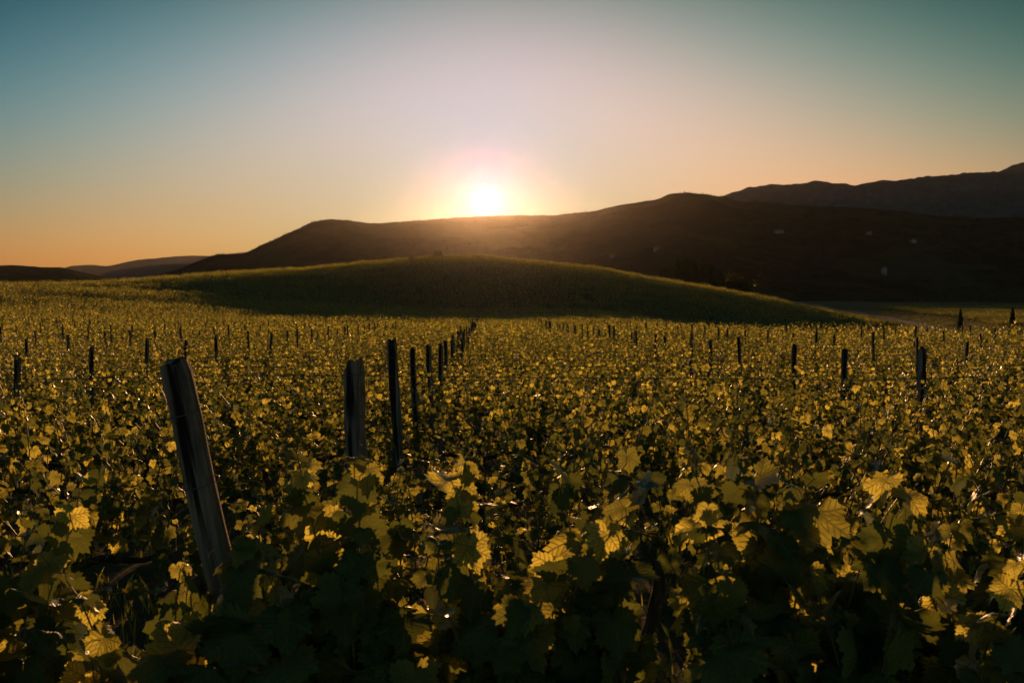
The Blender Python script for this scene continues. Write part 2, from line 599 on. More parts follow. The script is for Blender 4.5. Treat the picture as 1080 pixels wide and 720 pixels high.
MAIN = ridge("hills", 2150, [(90, 303), (130, 298), (160, 293), (190, 284), (215, 274), (232, 269), (258, 270), (275, 262), (300, 252), (330, 241), (352, 236.5), (368, 236.5), (392, 239), (420, 237),
                             (460, 234), (500, 232), (540, 231), (580, 231), (600, 229.5), (630, 226), (650, 221), (690, 216), (705, 210.5), (722, 209), (745, 211), (762, 214.5), (775, 220),
                             (800, 221), (850, 224), (900, 226), (950, 228), (990, 231), (1040, 233), (1100, 232), (1300, 240)], M_RIDGE,
             "dark wooded ridge with the sun standing on its crest", front=0.45, seed=2.0, rough=0.03)
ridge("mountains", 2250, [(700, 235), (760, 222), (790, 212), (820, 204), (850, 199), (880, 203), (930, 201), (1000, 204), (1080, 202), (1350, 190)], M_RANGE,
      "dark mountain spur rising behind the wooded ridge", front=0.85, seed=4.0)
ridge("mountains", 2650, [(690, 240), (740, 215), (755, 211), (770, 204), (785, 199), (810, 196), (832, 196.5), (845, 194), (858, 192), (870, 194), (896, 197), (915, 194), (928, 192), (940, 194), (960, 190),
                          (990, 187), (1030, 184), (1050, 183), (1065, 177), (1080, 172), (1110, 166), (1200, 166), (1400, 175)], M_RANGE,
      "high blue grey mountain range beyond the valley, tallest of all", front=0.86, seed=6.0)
ridge("hills", 1900, [(-400, 275), (-200, 282), (-60, 284), (0, 281), (15, 280.5), (40, 282.5), (70, 284), (100, 290), (120, 294), (150, 301), (180, 304)], M_RIDGE,
      "low dark hill at the edge of the vineyard horizon", seed=8.0)
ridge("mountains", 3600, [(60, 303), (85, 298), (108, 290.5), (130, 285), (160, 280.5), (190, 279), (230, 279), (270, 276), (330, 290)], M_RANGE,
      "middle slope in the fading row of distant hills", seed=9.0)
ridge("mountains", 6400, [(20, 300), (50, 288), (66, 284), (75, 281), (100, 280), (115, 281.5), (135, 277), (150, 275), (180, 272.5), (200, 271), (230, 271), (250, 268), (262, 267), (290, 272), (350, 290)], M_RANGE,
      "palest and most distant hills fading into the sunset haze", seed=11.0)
MAIN_BVH = BVHTree.FromPolygons([tuple(v) for v in MAIN[0]], [tuple(q) for q in MAIN[1].tolist()])
# ------------------------------------------------------------------ gravel track
def smooth_path(pts, n):
    pts = np.array(pts, dtype=float)
    t = np.arange(len(pts))
    tt = np.linspace(0, len(pts) - 1, n)
    out = np.stack([np.interp(tt, t, pts[:, k]) for k in range(2)], -1)
    k = np.hanning(15)
    k /= k.sum()
    return np.stack([np.convolve(np.pad(out[:, i], 7, mode="edge"), k, mode="valid") for i in range(2)], -1)


TRACK = smooth_path([(54, 96), (60, 122), (68, 150), (77, 183), (86, 221), (95, 262), (105, 323), (123, 410), (140, 520)], 260)
TN = np.gradient(TRACK, axis=0)
TN /= np.linalg.norm(TN, axis=1)[:, None]
TN = np.stack([TN[:, 1], -TN[:, 0]], -1)
V, F = [], []
for s in np.linspace(-1.5, 1.5, 7):
    for p, n in zip(TRACK, TN):
        q = p + n * s
        V.append((q[0], q[1], gz_at(q[0], q[1]) + 0.07 - 0.03 * abs(s) / 1.5))
m = len(TRACK)
UVT = np.array([(s, k * 0.5) for s in np.linspace(-1.5, 1.5, 7) for k in range(len(TRACK))])
F = [(a * m + b, a * m + b + 1, (a + 1) * m + b + 1, (a + 1) * m + b) for a in range(6) for b in range(m - 1)]
tag(obj("path", mesh_np("path", np.array(V), np.array(F), M_ROAD, UVT)), "pale gravel farm track curving away past the vineyard mound", "track", kind="structure")


def track_dist(x, y):
    return float(np.min(np.hypot(TRACK[:, 0] - x, TRACK[:, 1] - y)))


# ------------------------------------------------------------------ leaves
def leaf_shape(r, lod):
    """One grape leaf: tip along +y, petiole junction at the origin, unit size. Returns verts, tris, uv."""
    key = np.radians([0, 14, 30, 45, 56, 68, 84, 100, 116, 134, 150, 165, 176])
    rad = np.array([1.0, 0.86, 0.70, 0.82, 0.9, 0.78, 0.62, 0.7, 0.74, 0.64, 0.58, 0.46, 0.16])
    rad = rad * (1 + r.normal(0, 0.05, len(rad)))
    n = {0: 46, 1: 14, 2: 7}[lod]
    a = np.linspace(-math.pi * 0.985, math.pi * 0.985, n)
    rr_ = np.interp(np.abs(a), key, rad)
    if lod == 0:
        rr_ = rr_ * (1 + 0.075 * np.where(np.arange(n) % 2 == 0, 1, -1) * r.uniform(0.6, 1.3, n))
    if lod == 2:
        a = np.radians([-165, -112, -55, 0, 55, 112, 165])
        rr_ = np.array([0.5, 0.74, 0.9, 1, 0.9, 0.74, 0.5])
    rings = {0: [0.35, 0.7, 1.0], 1: [1.0], 2: [1.0]}[lod]
    P = [np.zeros((1, 2))]
    for q in rings:
        P.append(np.stack([np.sin(a), np.cos(a)], -1) * (rr_ * q if q == 1 else (rr_ * 0.5 + 0.42) * q)[:, None])
    P = np.concatenate(P)
    T = []
    for i in range(n - 1):
        T.append((0, 1 + i, 2 + i))
    for k in range(len(rings) - 1):
        b0, b1 = 1 + k * n, 1 + (k + 1) * n
        for i in range(n - 1):
            T += [(b0 + i, b1 + i, b1 + i + 1), (b0 + i, b1 + i + 1, b0 + i + 1)]
    x, y = P[:, 0], P[:, 1]
    rr2 = x * x + y * y
    z = -0.16 * rr2 + 0.22 * np.abs(x) * r.uniform(0.2, 1.4) - 0.1 * np.maximum(y, 0) ** 2
    if lod < 2:
        z = z + 0.06 * np.sin(x * 5 + r.uniform(0, 6)) * np.cos(y * 4 + r.uniform(0, 6)) + 0.05 * np.cos(np.arctan2(x, y) * 5) * rr2
    return np.stack([x, y, z], -1), np.array([t[::-1] for t in T]), P


LEAVES = {lod: [leaf_shape(RNG, lod) for _ in range(6 if lod < 2 else 2)] for lod in (0, 1, 2)}


def build_leaves(name, pos, nrm, tip, size, lod, mat, var=None, r=RNG):
    """Many leaves as one mesh: position of the petiole junction, face normal, tip direction, size."""
    pos, nrm, tip = (np.asarray(a, dtype=float) for a in (pos, nrm, tip))
    nrm = nrm / np.linalg.norm(nrm, axis=1)[:, None]
    tip = tip - nrm * np.sum(tip * nrm, 1)[:, None]
    tip /= np.linalg.norm(tip, axis=1)[:, None] + 1e-9
    side = np.cross(tip, nrm)
    size = np.asarray(size)
    n = len(pos)
    pick = r.integers(0, len(LEAVES[lod]), n)
    curl = r.uniform(0.5, 2.7, n) * np.where(r.random(n) < 0.85, 1, -0.7)
    var = r.random(n) if var is None else var
    VV, FF, UU, RR2, off = [], [], [], [], 0
    for k, (lv, lt, lu) in enumerate(LEAVES[lod]):
        s = np.where(pick == k)[0]
        if not len(s):
            continue
        v = pos[s][:, None] + size[s][:, None, None] * (lv[None, :, 0:1] * side[s][:, None] + lv[None, :, 1:2] * tip[s][:, None] + lv[None, :, 2:3] * curl[s][:, None, None] * nrm[s][:, None])
        VV.append(v.reshape(-1, 3))
        FF.append((lt[None] + off + (np.arange(len(s)) * len(lv))[:, None, None]).reshape(-1, 3))
        UU.append(np.tile(lu, (len(s), 1)))
        RR2.append(np.repeat(var[s], len(lv)))
        off += len(s) * len(lv)
    return mesh_np(name, np.concatenate(VV), np.concatenate(FF), mat, np.concatenate(UU), np.concatenate(RR2))


# ------------------------------------------------------------------ a grapevine
def grow_vine(seed, lod, top=1.22, shoots=13, half=0.5, flop=0.25, leaves=1.0, scale=0.74, skirt=2):
    """Shoots climbing from a low cordon at z = 0.62, leaves hung along them; the row runs along x."""
    r = np.random.default_rng(seed)
    canes, petioles = [], []
    pos, nrm, tip, size = [], [], [], []
    step = {0: 0.055, 1: 0.062, 2: 0.1}[lod]
    big = {0: 1.0, 1: 1.05, 2: 1.35}[lod] * scale
    for s in range(shoots + skirt):
        p = np.array([r.uniform(-half, half), r.normal(0, 0.05), 0.62 + r.normal(0, 0.03)])
        tall = r.normal(0, 0.11) + (0.2 if r.random() < 0.16 else 0)
        length = max(0.25, (top + tall - 0.62) * r.uniform(1.0, 1.15))
        out = r.normal(0, 0.15 if scale < 1 else 0.24)
        d = np.array([r.normal(0, 0.22), out, 1.0])
        bend = np.array([r.normal(0, 0.5), np.sign(out) * abs(r.normal(0, flop)) * 2, -r.uniform(0.1, 1.1) * (2.2 if r.random() < 0.25 else 1)])
        if s >= shoots:                              # a shoot hanging down beside the trunk
            d = np.array([r.normal(0, 0.5), r.choice([-1, 1]) * r.uniform(0.4, 0.9), 0.3])
            bend = np.array([r.normal(0, 0.5), 0, -4.5])
            length = r.uniform(0.45, 0.75)
        pts, dist, k = [p.copy()], 0.0, 0
        side_sign = r.choice([-1, 1])
        while dist < length:
            f = dist / length
            d = d / np.linalg.norm(d)
            if s < shoots and p[2] > top + 0.13:
                break
            p = p + d * step
            d = d + bend * step * (0.25 + 1.6 * f * f) + r.normal(0, 0.05, 3)
            dist += step
            pts.append(p.copy())
            k += 1
            side_sign = -side_sign
            nn = 2 if r.random() < 0.45 * leaves else 1
            for q in range(nn):
                az = r.uniform(-0.9, 0.9) + (math.pi / 2) * side_sign * r.choice([1, 1, 1, -1])
                rad_out = np.array([math.cos(az) * 0.7, math.sin(az), 0])
                pl = r.uniform(0.03, 0.1) * (1 - 0.55 * f) * (1.5 if q else 1)
                a = p + (rad_out + np.array([0, 0, r.uniform(-0.2, 0.7)])) * pl
                sz = r.uniform(0.048, 0.083) * (1 - 0.62 * max(0, f - 0.35) / 0.65) * big * (0.8 if q else 1)
                el = math.radians(r.normal(26, 36))
                n_az = az + r.normal(0, 0.75)
                nv = np.array([math.cos(el) * math.cos(n_az), math.cos(el) * math.sin(n_az), math.sin(el)])
                tv = np.array([0, 0, -1.0]) + 0.5 * rad_out + r.normal(0, 0.3, 3)
                pos.append(a); nrm.append(nv); tip.append(tv); size.append(sz)
                if lod == 0:
                    petioles.append((p.copy(), (p + a) / 2 + [0, 0, 0.012], a))
        if lod < 2:
            pts = np.array(pts)
            canes.append((pts, np.linspace(0.0045, 0.0016, len(pts))))
    fol = build_leaves("foliage", pos, nrm, tip, size, lod, M_LEAF if lod == 0 else M_LEAF_FAR, r=r)
    if lod == 2:
        return fol, None, None
    g = Geo()
    for pts, rad in canes:
        g.tube(pts, rad, 5 if lod == 0 else 3, cap=False)
    for a, b, c in petioles:
        g.tube([a, b, c], 0.0012, 3, cap=False)
    if lod == 0:                                    # curling tendrils
        for pts, _ in canes:
            if r.random() < 0.7:
                a = pts[int(len(pts) * r.uniform(0.5, 0.95))]
                t = np.linspace(0, 1, 14)
                dr = r.normal(0, 1, 2)
                tw = np.stack([a[0] + dr[0] * 0.05 * t + 0.012 * np.sin(t * 9) * t, a[1] + dr[1] * 0.05 * t, a[2] + 0.1 * t - 0.06 * t * t + 0.012 * np.cos(t * 9) * t], -1)
                g.tube(tw, 0.0008, 3, cap=False)
    cane = g.mesh("cane", M_CANE)
    g = Geo()
    zz = np.linspace(-0.08, 0.6, 12)
    wob = np.cumsum(r.normal(0, 0.012, (12, 2)), axis=0)
    g.tube(np.stack([wob[:, 0], wob[:, 1], zz], -1), np.linspace(0.036, 0.024, 12) * r.uniform(0.9, 1.15, 12), 8)
    for sg in (-1, 1):
        xx = np.linspace(0, half, 9)
        g.tube(np.stack([wob[-1, 0] + sg * xx, wob[-1, 1] + r.normal(0, 0.008, 9), 0.585 + 0.045 * np.sin(xx * 4) + r.normal(0, 0.006, 9)], -1), np.linspace(0.02, 0.011, 9), 6)
    return fol, cane, g.mesh("trunk", M_TRUNK)


TH = -0.0275                                       # the post lines run away from the camera at this bearing
CT, ST = math.cos(TH), math.sin(TH)


def plan(u, v):
    """Row frame -> world: u along a row, v from row to row."""
    return u * CT + v * ST, v * CT - u * ST


ROWS = [2.55, 4.5] + [6.6 + 2.1 * k for k in range(66)]
LINE0, LINE_GAP = -0.57, 4.52                       # the middle post line, and the gap to the next
VGAP = LINE_GAP / 5
ORD = ("first second third fourth fifth sixth seventh eighth ninth tenth eleventh twelfth thirteenth fourteenth fifteenth sixteenth seventeenth eighteenth nineteenth twentieth "
       "twenty-first twenty-second twenty-third twenty-fourth twenty-fifth twenty-sixth twenty-seventh twenty-eighth twenty-ninth thirtieth thirty-first thirty-second thirty-third thirty-fourth "
       "thirty-fifth thirty-sixth thirty-seventh thirty-eighth thirty-ninth fortieth forty-first forty-second forty-third forty-fourth forty-fifth forty-sixth forty-seventh forty-eighth").split()


def foot_y(x):
    return 142 - 14 * float(ss(x, 10, 55))


def in_field(x, y):
    return y < foot_y(x) - 5 and float(ss(x, 28, 44) * ss(y, 97, 116)) < 0.12 and track_dist(x, y) > 5


ROW1 = {-3: -2.1, -2: -1.3, -1: -0.74, 0: -0.28, 1: 0.24, 2: 0.8, 3: 1.38, 4: 2.45}
cand = []
for ri, v in enumerate(ROWS):
    lim = 0.56 * v + 0.9
    for i in range(-160, 160):
        u = LINE0 + VGAP * 0.5 + VGAP * i
        if ri == 0:
            if i not in ROW1:
                continue
            u = ROW1[i]
        cand.append((ri, i, u, v, abs(u) < lim))
cand_in = [c for c in cand if c[4]]
single = cand_in[:296]
NEAR_SET = {(c[0], c[1]) for c in single}

NEAR = [grow_vine(100 + k, 0, 1.2 if k % 3 else 1.28, 18, 0.5, 0.28, 1.6) for k in range(10)]
FIRST = [grow_vine(200 + k, 0, t, n, h, 0.42, 1.0, 1.6, 4) for k, (t, n, h) in enumerate([(1.08, 13, 0.34), (1.0, 13, 0.3), (1.1, 11, 0.18), (1.18, 12, 0.18), (1.08, 11, 0.22), (1.2, 12, 0.24)])]
MID = [grow_vine(300 + k, 1, 1.2 if k % 2 else 1.27, 18, 0.52, 0.28, 1.6) for k in range(8)]


def joined(parts, name):
    """Foliage, cane and trunk in one mesh, for a vine too far to show its parts."""
    VV, FF, mi, off = [], [], [], 0
    me = bpy.data.meshes.new(name)
    vs, fs, va = [], [], []
    for k, p in enumerate(parts):
        co = np.zeros(len(p.vertices) * 3, dtype=np.float32)
        p.vertices.foreach_get("co", co)
        co = co.reshape(-1, 3)
        a = np.full(len(co), 0.5, dtype=np.float32)
        if "var" in p.attributes:
            p.attributes["var"].data.foreach_get("value", a)
        for f in p.polygons:
            fs.append([q + off for q in f.vertices])
            mi.append(k)
        vs.append(co)
        va.append(a)
        off += len(co)
    me.from_pydata(np.concatenate(vs).tolist(), [], fs)
    me.polygons.foreach_set("material_index", np.array(mi, dtype=np.int32))
    me.polygons.foreach_set("use_smooth", np.ones(len(fs), dtype=bool))
    at = me.attributes.new("var", "FLOAT", "POINT")
    at.data.foreach_set("value", np.concatenate(va))
    for p in parts:
        me.materials.append(p.materials[0])
    return me


MID_ONE = [joined(m, "grape_vine") for m in MID[:6]]
rv = np.random.default_rng(5)
ROW1_LABEL = {-3: "outermost near grapevine far left of the leaning post",
              -2: "shadowy near grapevine at the frame's left edge, left of the leaning post",
              -1: "broad leafed grapevine covering the foot of the leaning post",
              0: "near grapevine in front of the stubby chipped post",
              1: "near grapevine with big hanging gold leaves, just right of the sun",
              2: "near grapevine with broad lit leaves, second right of the sun in the front row",
              3: "ragged near grapevine at the right end of the front row",
              4: "outermost near grapevine past the right end of the front row"}
for (ri, i, u, v, _) in single:
    x, y = plan(u + rv.normal(0, 0.05), v + rv.normal(0, 0.04))
    z = gz_at(x, y)
    rz = TH * -1 + (math.pi if rv.random() < 0.5 else 0) + rv.normal(0, 0.05)
    sc = (rv.uniform(0.94, 1.06), rv.uniform(0.9, 1.12), rv.uniform(0.93, 1.07))
    if (ri, i) in ((1, 0), (1, -1), (2, 0), (2, -1)):
        sc = (sc[0], sc[1], 0.8 if ri == 1 else 0.84)
    n = i + 1 if i >= 0 else -i
    if i >= 0:
        where = f"{ORD[n - 1]} to the right of the middle post line"
    else:
        where = f"{ORD[n - 1]} to the left of the middle post line"
    lab = ROW1_LABEL.get(i) if ri == 0 else f"backlit grapevine in the {ORD[ri]} row, {where}"
    grp = "grapevines trained in rows across the field"
    if ri <= 4:
        fol, cane, trunk = FIRST[(i + 2) % 6] if ri == 0 else (NEAR[rv.integers(10)] if ri < 3 else MID[rv.integers(8)])
        t = empty("grape_vine", (x, y, z), rz)
        t.scale = sc
        tag(t, lab, "grapevine", grp)
        obj("trunk", trunk, t)
        obj("cane", cane, t)
        obj("foliage", fol, t)
    else:
        o = obj("grape_vine", MID_ONE[rv.integers(6)], None, (x, y, z))
        o.rotation_euler = (0, 0, rz)
        o.scale = sc
        tag(o, lab, "grapevine", grp)


# ------------------------------------------------------------------ scattering for what nobody could count
def scatter(name, pts, rot, scl, idx, sources, label, cat):
    coll = bpy.data.collections.new(name + " source")
    for k, me in enumerate(sources):
        o = bpy.data.objects.new(f"{name}_{k:02d}", me)
        coll.objects.link(o)
    me = bpy.data.meshes.new(name)
    me.vertices.add(len(pts))
    me.vertices.foreach_set("co", np.asarray(pts, dtype=np.float32).ravel())
    a = me.attributes.new("rot", "FLOAT_VECTOR", "POINT")
    rv3 = np.zeros((len(pts), 3), dtype=np.float32)
    rv3[:, 2] = rot
    a.data.foreach_set("vector", rv3.ravel())
    me.attributes.new("scl", "FLOAT_VECTOR", "POINT").data.foreach_set("vector", np.asarray(scl, dtype=np.float32).ravel())
    me.attributes.new("pick", "INT", "POINT").data.foreach_set("value", np.asarray(idx, dtype=np.int32))
    o = obj(name, me)
    ng = bpy.data.node_groups.new(name, "GeometryNodeTree")
    ng.interface.new_socket("Geometry", in_out="INPUT", socket_type="NodeSocketGeometry")
    ng.interface.new_socket("Geometry", in_out="OUTPUT", socket_type="NodeSocketGeometry")
    gi, go = ng.nodes.new("NodeGroupInput"), ng.nodes.new("NodeGroupOutput")
    ci = ng.nodes.new("GeometryNodeCollectionInfo")
    ci.inputs["Collection"].default_value = coll
    ci.inputs["Separate Children"].default_value = True
    ci.inputs["Reset Children"].default_value = True
    ip = ng.nodes.new("GeometryNodeInstanceOnPoints")
    ip.inputs["Pick Instance"].default_value = True

    def attr(nm, dt):
        n = ng.nodes.new("GeometryNodeInputNamedAttribute")
        n.data_type = dt
        n.inputs["Name"].default_value = nm
        return next(s for s in n.outputs if s.enabled and s.name == "Attribute")
    e2r = ng.nodes.new("FunctionNodeEulerToRotation")
    L = ng.links.new
    L(attr("rot", "FLOAT_VECTOR"), e2r.inputs[0])
    L(gi.outputs[0], ip.inputs["Points"])
    L(ci.outputs[0], ip.inputs["Instance"])
    L(attr("pick", "INT"), ip.inputs["Instance Index"])
    L(e2r.outputs[0], ip.inputs["Rotation"])
    L(attr("scl", "FLOAT_VECTOR"), ip.inputs["Scale"])
    L(ip.outputs[0], go.inputs[0])
    md = o.modifiers.new("scatter", "NODES")
    md.node_group = ng
    return tag(o, label, cat, kind="stuff")


FAR = [grow_vine(400 + k, 2, 1.2 + 0.08 * (k % 2), 12, 0.55, 0.25)[0] for k in range(6)]
pts, rot, scl, idx = [], [], [], []


def put_vine(x, y, s=1.0):
    s *= 1 + 0.28 * noise.noise((x * 0.06, y * 0.16, 1.5)) + 0.2 * noise.noise((x * 0.3, y * 0.5, 7.0))
    pts.append((x, y, gz_at(x, y)))
    rot.append(-TH + (math.pi if rv.random() < 0.5 else 0) + rv.normal(0, 0.06))
    scl.append((rv.uniform(0.95, 1.1), rv.uniform(0.9, 1.2), s * rv.uniform(0.88, 1.12)))
    idx.append(rv.integers(len(FAR)))


for ri, i, u, v, inside in cand:
    if (ri, i) in NEAR_SET or abs(u) > 0.62 * v + 9:
        continue
    x, y = plan(u + rv.normal(0, 0.08), v + rv.normal(0, 0.06))
    if in_field(x, y) and rv.random() > 0.03:
        put_vine(x, y)
# the mound, the fields beyond it and the strip across the track
for k in range(240):
    v = 140 + 2.5 * k
    if v > 440:
        break
    for u in np.arange(-0.62 * v - 10, 0.62 * v + 10, VGAP * (1.0 if v < 235 else 1.5)):
        if rv.random() < 0.06:
            continue
        x, y = plan(u, v)
        ok = False
        if x < 74 and foot_y(x) + 1.5 < y < 236 and track_dist(x, y) > 9 and not (x > 52 and y < 150):
            ok = True
        if x > 0 and y > 236 and track_dist(x, y) > 8 and float(height(x, y)) < -4:
            tx = np.interp(y, TRACK[:, 1], TRACK[:, 0])
            ok = (x > tx + 12 and 225 < y < 330) or (x < tx - 6 and x > 50 and y < 300)
        if x > 86 and 160 < y <= 236:
            tx = np.interp(y, TRACK[:, 1], TRACK[:, 0])
            ok = x > tx + 14 and y > 190
        if x < 0 and 236 <= y < 300 and x < -60:
            ok = True
        if ok:
            put_vine(x + rv.normal(0, 0.1), y + rv.normal(0, 0.08), 1.0)
scatter("vineyard", pts, rot, scl, idx, FAR, "far rows of small vines covering the field, mound and strip", "vineyard")

pts, rot, scl, idx = [], [], [], []
for _ in range(9000):
    y = rv.uniform(96, 340)
    tx = float(np.interp(y, TRACK[:, 1], TRACK[:, 0]))
    x = tx + rv.uniform(-14, 34)
    if track_dist(x, y) < 1.9 + rv.random() * 0.6 or noise.noise((x * 0.15, y * 0.15, 2.0)) < -0.25 or in_field(x, y):
        continue
    s = rv.uniform(0.18, 0.42)
    pts.append((x, y, gz_at(x, y) - 0.08)); rot.append(rv.uniform(0, 6)); scl.append((s * 1.8, s * 1.8, s)); idx.append(rv.integers(len(FAR)))
scatter("weeds", pts, rot, scl, idx, FAR, "rough weeds on the verges of the gravel track", "weeds")

# ------------------------------------------------------------------ posts
def post_mesh(seed, wid=0.072, h=1.58, chip=0.0):
    r = np.random.default_rng(seed)
    g = Geo()
    sides, lev = 12, 15
    a = np.linspace(0, 2 * math.pi, sides, endpoint=False) + math.pi / 12
    sq = 1 / np.maximum(np.abs(np.cos(a)), np.abs(np.sin(a))) ** 0.75
    prof = sq * (1 + r.normal(0, 0.06, sides))
    zs = np.concatenate([np.linspace(-0.25, h - 0.03, lev - 1), [h]])
    bow = np.cumsum(r.normal(0, 0.0035, (lev, 2)), axis=0)
    V = []
    for k, z in enumerate(zs):
        w = wid / 2 * (1.06 - 0.08 * k / lev) * prof * (1 + r.normal(0, 0.018, sides))
        if k == lev - 1:
            w = w * 0.9
        p = np.stack([bow[k, 0] + np.cos(a) * w, bow[k, 1] + np.sin(a) * w, np.full(sides, z)], -1)
        if k >= lev - 2:
            p[:, 2] += r.normal(0, 0.008, sides) - chip * np.clip(-np.cos(a), 0, 1) * (1 if k == lev - 1 else 0.4)
            if k == lev - 1:
                p[:, 2] += 0.07 * wid * r.normal() * np.cos(a)
        V.append(p)
    V = np.array(V)
    for _ in range(5):                              # knots and chipped edges
        s0, k0 = r.integers(sides), r.integers(2, lev - 1)
        V[k0, s0, :2] *= 1 + r.choice([-0.16, -0.12, 0.1])
    V = V.reshape(-1, 3)
    F = [(k * sides + s, k * sides + (s + 1) % sides, (k + 1) * sides + (s + 1) % sides, (k + 1) * sides + s) for k in range(lev - 1) for s in range(sides)]
    top = np.vstack([V[-sides:], V[-sides:].mean(0) - [0, 0, 0.004]])
    g.quads(V, F)
    n0 = (lev - 1) * sides
    g.v.append(top[-1:])
    g.f.append(np.array([(g.n, n0 + s, n0 + (s + 1) % sides, n0 + (s + 2) % sides) for s in range(0, sides, 2)]))
    g.n += 1
    return g.mesh("wooden_post", M_WOOD, smooth=False)


POSTS = [post_mesh(500 + k, w, 1.58, c) for k, (w, c) in enumerate([(0.05, 0), (0.056, 0.01), (0.047, 0.0), (0.058, 0.02), (0.05, 0.0), (0.054, 0.0)])]
TALL = post_mesh(523, 0.062, 1.6, 0.0)
LEANING, STUBBY = post_mesh(520, 0.069, 1.62, 0.0), post_mesh(521, 0.074, 1.55, 0.05)
rp = np.random.default_rng(11)
post_at = []
for ri, v in enumerate(ROWS):
    for k in range(-22, 23):
        u = LINE0 + LINE_GAP * k
        if abs(u) > 0.57 * v + 5:
            continue
        x, y = plan(u, v)
        if in_field(x, y):
            post_at.append((ri, k, u, v, abs(u) < 0.53 * v + 0.2))
visible = [p for p in post_at if p[4]][:292]
named = {(p[0], p[1]) for p in visible}
PR = {0: ("thick grey wooden post leaning left at the near row", 0.185, 0.02), 1: ("stubby wooden post with a chipped rounded top, second row", 0.03, 0.0),
      2: ("tall straight wooden post with flat top next behind the stubby one", 0.035, 0.0), 3: ("thin wooden post leaning left, fourth in the middle line", 0.04, 0.0),
      4: ("tilted wooden post, fifth in the middle line going away", 0.03, 0.0),
      5: ("upright wooden post, sixth in the middle line going away", 0.0, 0.0), 6: ("upright wooden post, seventh in the middle line going away", 0.02, 0.0), 7: ("upright wooden post, eighth in the middle line going away", -0.01, 0.0)}
far_geo = Geo()
for (ri, k, u, v, vis) in post_at:
    du, lean, lean2 = rp.normal(0, 0.07), -0.02 + rp.normal(0, 0.045), rp.normal(0, 0.03)
    me = POSTS[rp.integers(6)]
    hs = rp.uniform(0.94, 1.05)
    lab = None
    if k == 0 and ri in PR:
        lab, l0, lean2 = PR[ri]
        lean, hs, du = -l0, 1.0, 0.0
        if ri == 0:
            me, du = LEANING, 0.06
        elif ri == 1:
            me, du = STUBBY, 0.04
        elif ri == 2:
            me, du, hs = TALL, 0.02, 1.03
    if k == 1 and ri == 3:
        lab, me, lean, hs = "sturdy upright wooden post holding wires at the right of the field", POSTS[3], 0.0, 1.0
    x, y = plan(u + du, v + rp.normal(0, 0.04))
    z = gz_at(x, y)
    if (ri, k) in named:
        if lab is None:
            side = "in the middle post line" if k == 0 else f"{ORD[abs(k) - 1]} post line {'right' if k > 0 else 'left'} of the middle one"
            lab = f"weathered wooden post in the {ORD[ri]} row, {side}"
        o = obj("wooden_post", me, None, (x, y, z))
        o.rotation_euler = (lean2, lean, rp.uniform(-0.5, 0.5))
        o.scale = (1, 1, hs)
        tag(o, lab, "post", "wooden trellis posts standing in lines")
        if k == 0 and ri < 3:
            for hz in (1.49, 1.3, 0.66):
                g = Geo()
                rr_p = 0.058 if ri < 2 else 0.05
                tt = np.linspace(0, 2 * math.pi, 13)
                g.tube(np.stack([np.cos(tt) * rr_p, np.sin(tt) * rr_p, hz + 0.006 * np.sin(tt)], -1), 0.0017, 5)
                obj("wire_tie", g.mesh("wire_tie", M_WIRE), o)
    else:
        w = 0.03
        far_geo.tube([(x, y, z - 0.1), (x + lean * 1.5, y, z + 1.56 * hs)], w, 6)
tag(obj("trellis_posts", far_geo.mesh("trellis_posts", M_WOOD, smooth=False)), "farthest and outermost thin posts standing in the vine rows", "posts", kind="stuff")

# ------------------------------------------------------------------ wires
rw = np.random.default_rng(3)
for ri, v in enumerate(ROWS[:17]):
    lim = 0.56 * v + 3
    for word, h in (("upper", 1.49), ("lower", 1.3)):
        if ri == 0 or (ri == 1 and word == "lower"):
            continue
        us = np.arange(-lim, lim, VGAP)
        P = []
        for u in us:
            x, y = plan(u, v)
            sag = 0.03 * math.sin(math.pi * (((u - LINE0) / LINE_GAP) % 1.0))
            P.append((x, y + 0.043, float(height(x, y)) + h - sag + rw.normal(0, 0.004)))
        g = Geo()
        g.tube(P, 0.0019, 5)
        tag(obj("trellis_wire", g.mesh("trellis_wire", M_WIRE)), f"{word} steel wire strung along the posts of the {ORD[ri]} vine row", "wire", "wires strung along the vine rows")

# ------------------------------------------------------------------ weeds between the rows
rg = np.random.default_rng(9)
nb = 26000
bx, by = rg.uniform(-9, 9, nb), rg.uniform(0.9, 15, nb)
keep = (np.abs(bx) < 0.62 * by + 1.5) & (np.array([noise.noise((a * 1.1, b * 1.1, 4)) for a, b in zip(bx, by)]) > -0.12)
bx, by = bx[keep], by[keep]
bz = height(bx, by)
hh = rg.uniform(0.05, 0.24, len(bx))
az = rg.uniform(0, 2 * math.pi, len(bx))
wd = rg.uniform(0.003, 0.007, len(bx))
lean = rg.uniform(0.1, 0.6, len(bx)) * hh
ca, sa = np.cos(az), np.sin(az)
v0 = np.stack([bx - sa * wd, by + ca * wd, bz - 0.02], -1)
v1 = np.stack([bx + sa * wd, by - ca * wd, bz - 0.02], -1)
v2 = np.stack([bx + ca * lean * 0.4 + sa * wd * 0.7, by + sa * lean * 0.4 - ca * wd * 0.7, bz + hh * 0.6], -1)
v3 = np.stack([bx + ca * lean, by + sa * lean, bz + hh], -1)
VV = np.stack([v0, v1, v2, v3], 1).reshape(-1, 3)
FF = np.arange(len(bx) * 4).reshape(-1, 4)
tag(obj("grass", mesh_np("grass", VV, FF, M_LEAF_FAR, var=np.repeat(rg.random(len(bx)), 4))), "thin grass and weeds on the earth between the vine rows", "grass", kind="stuff")


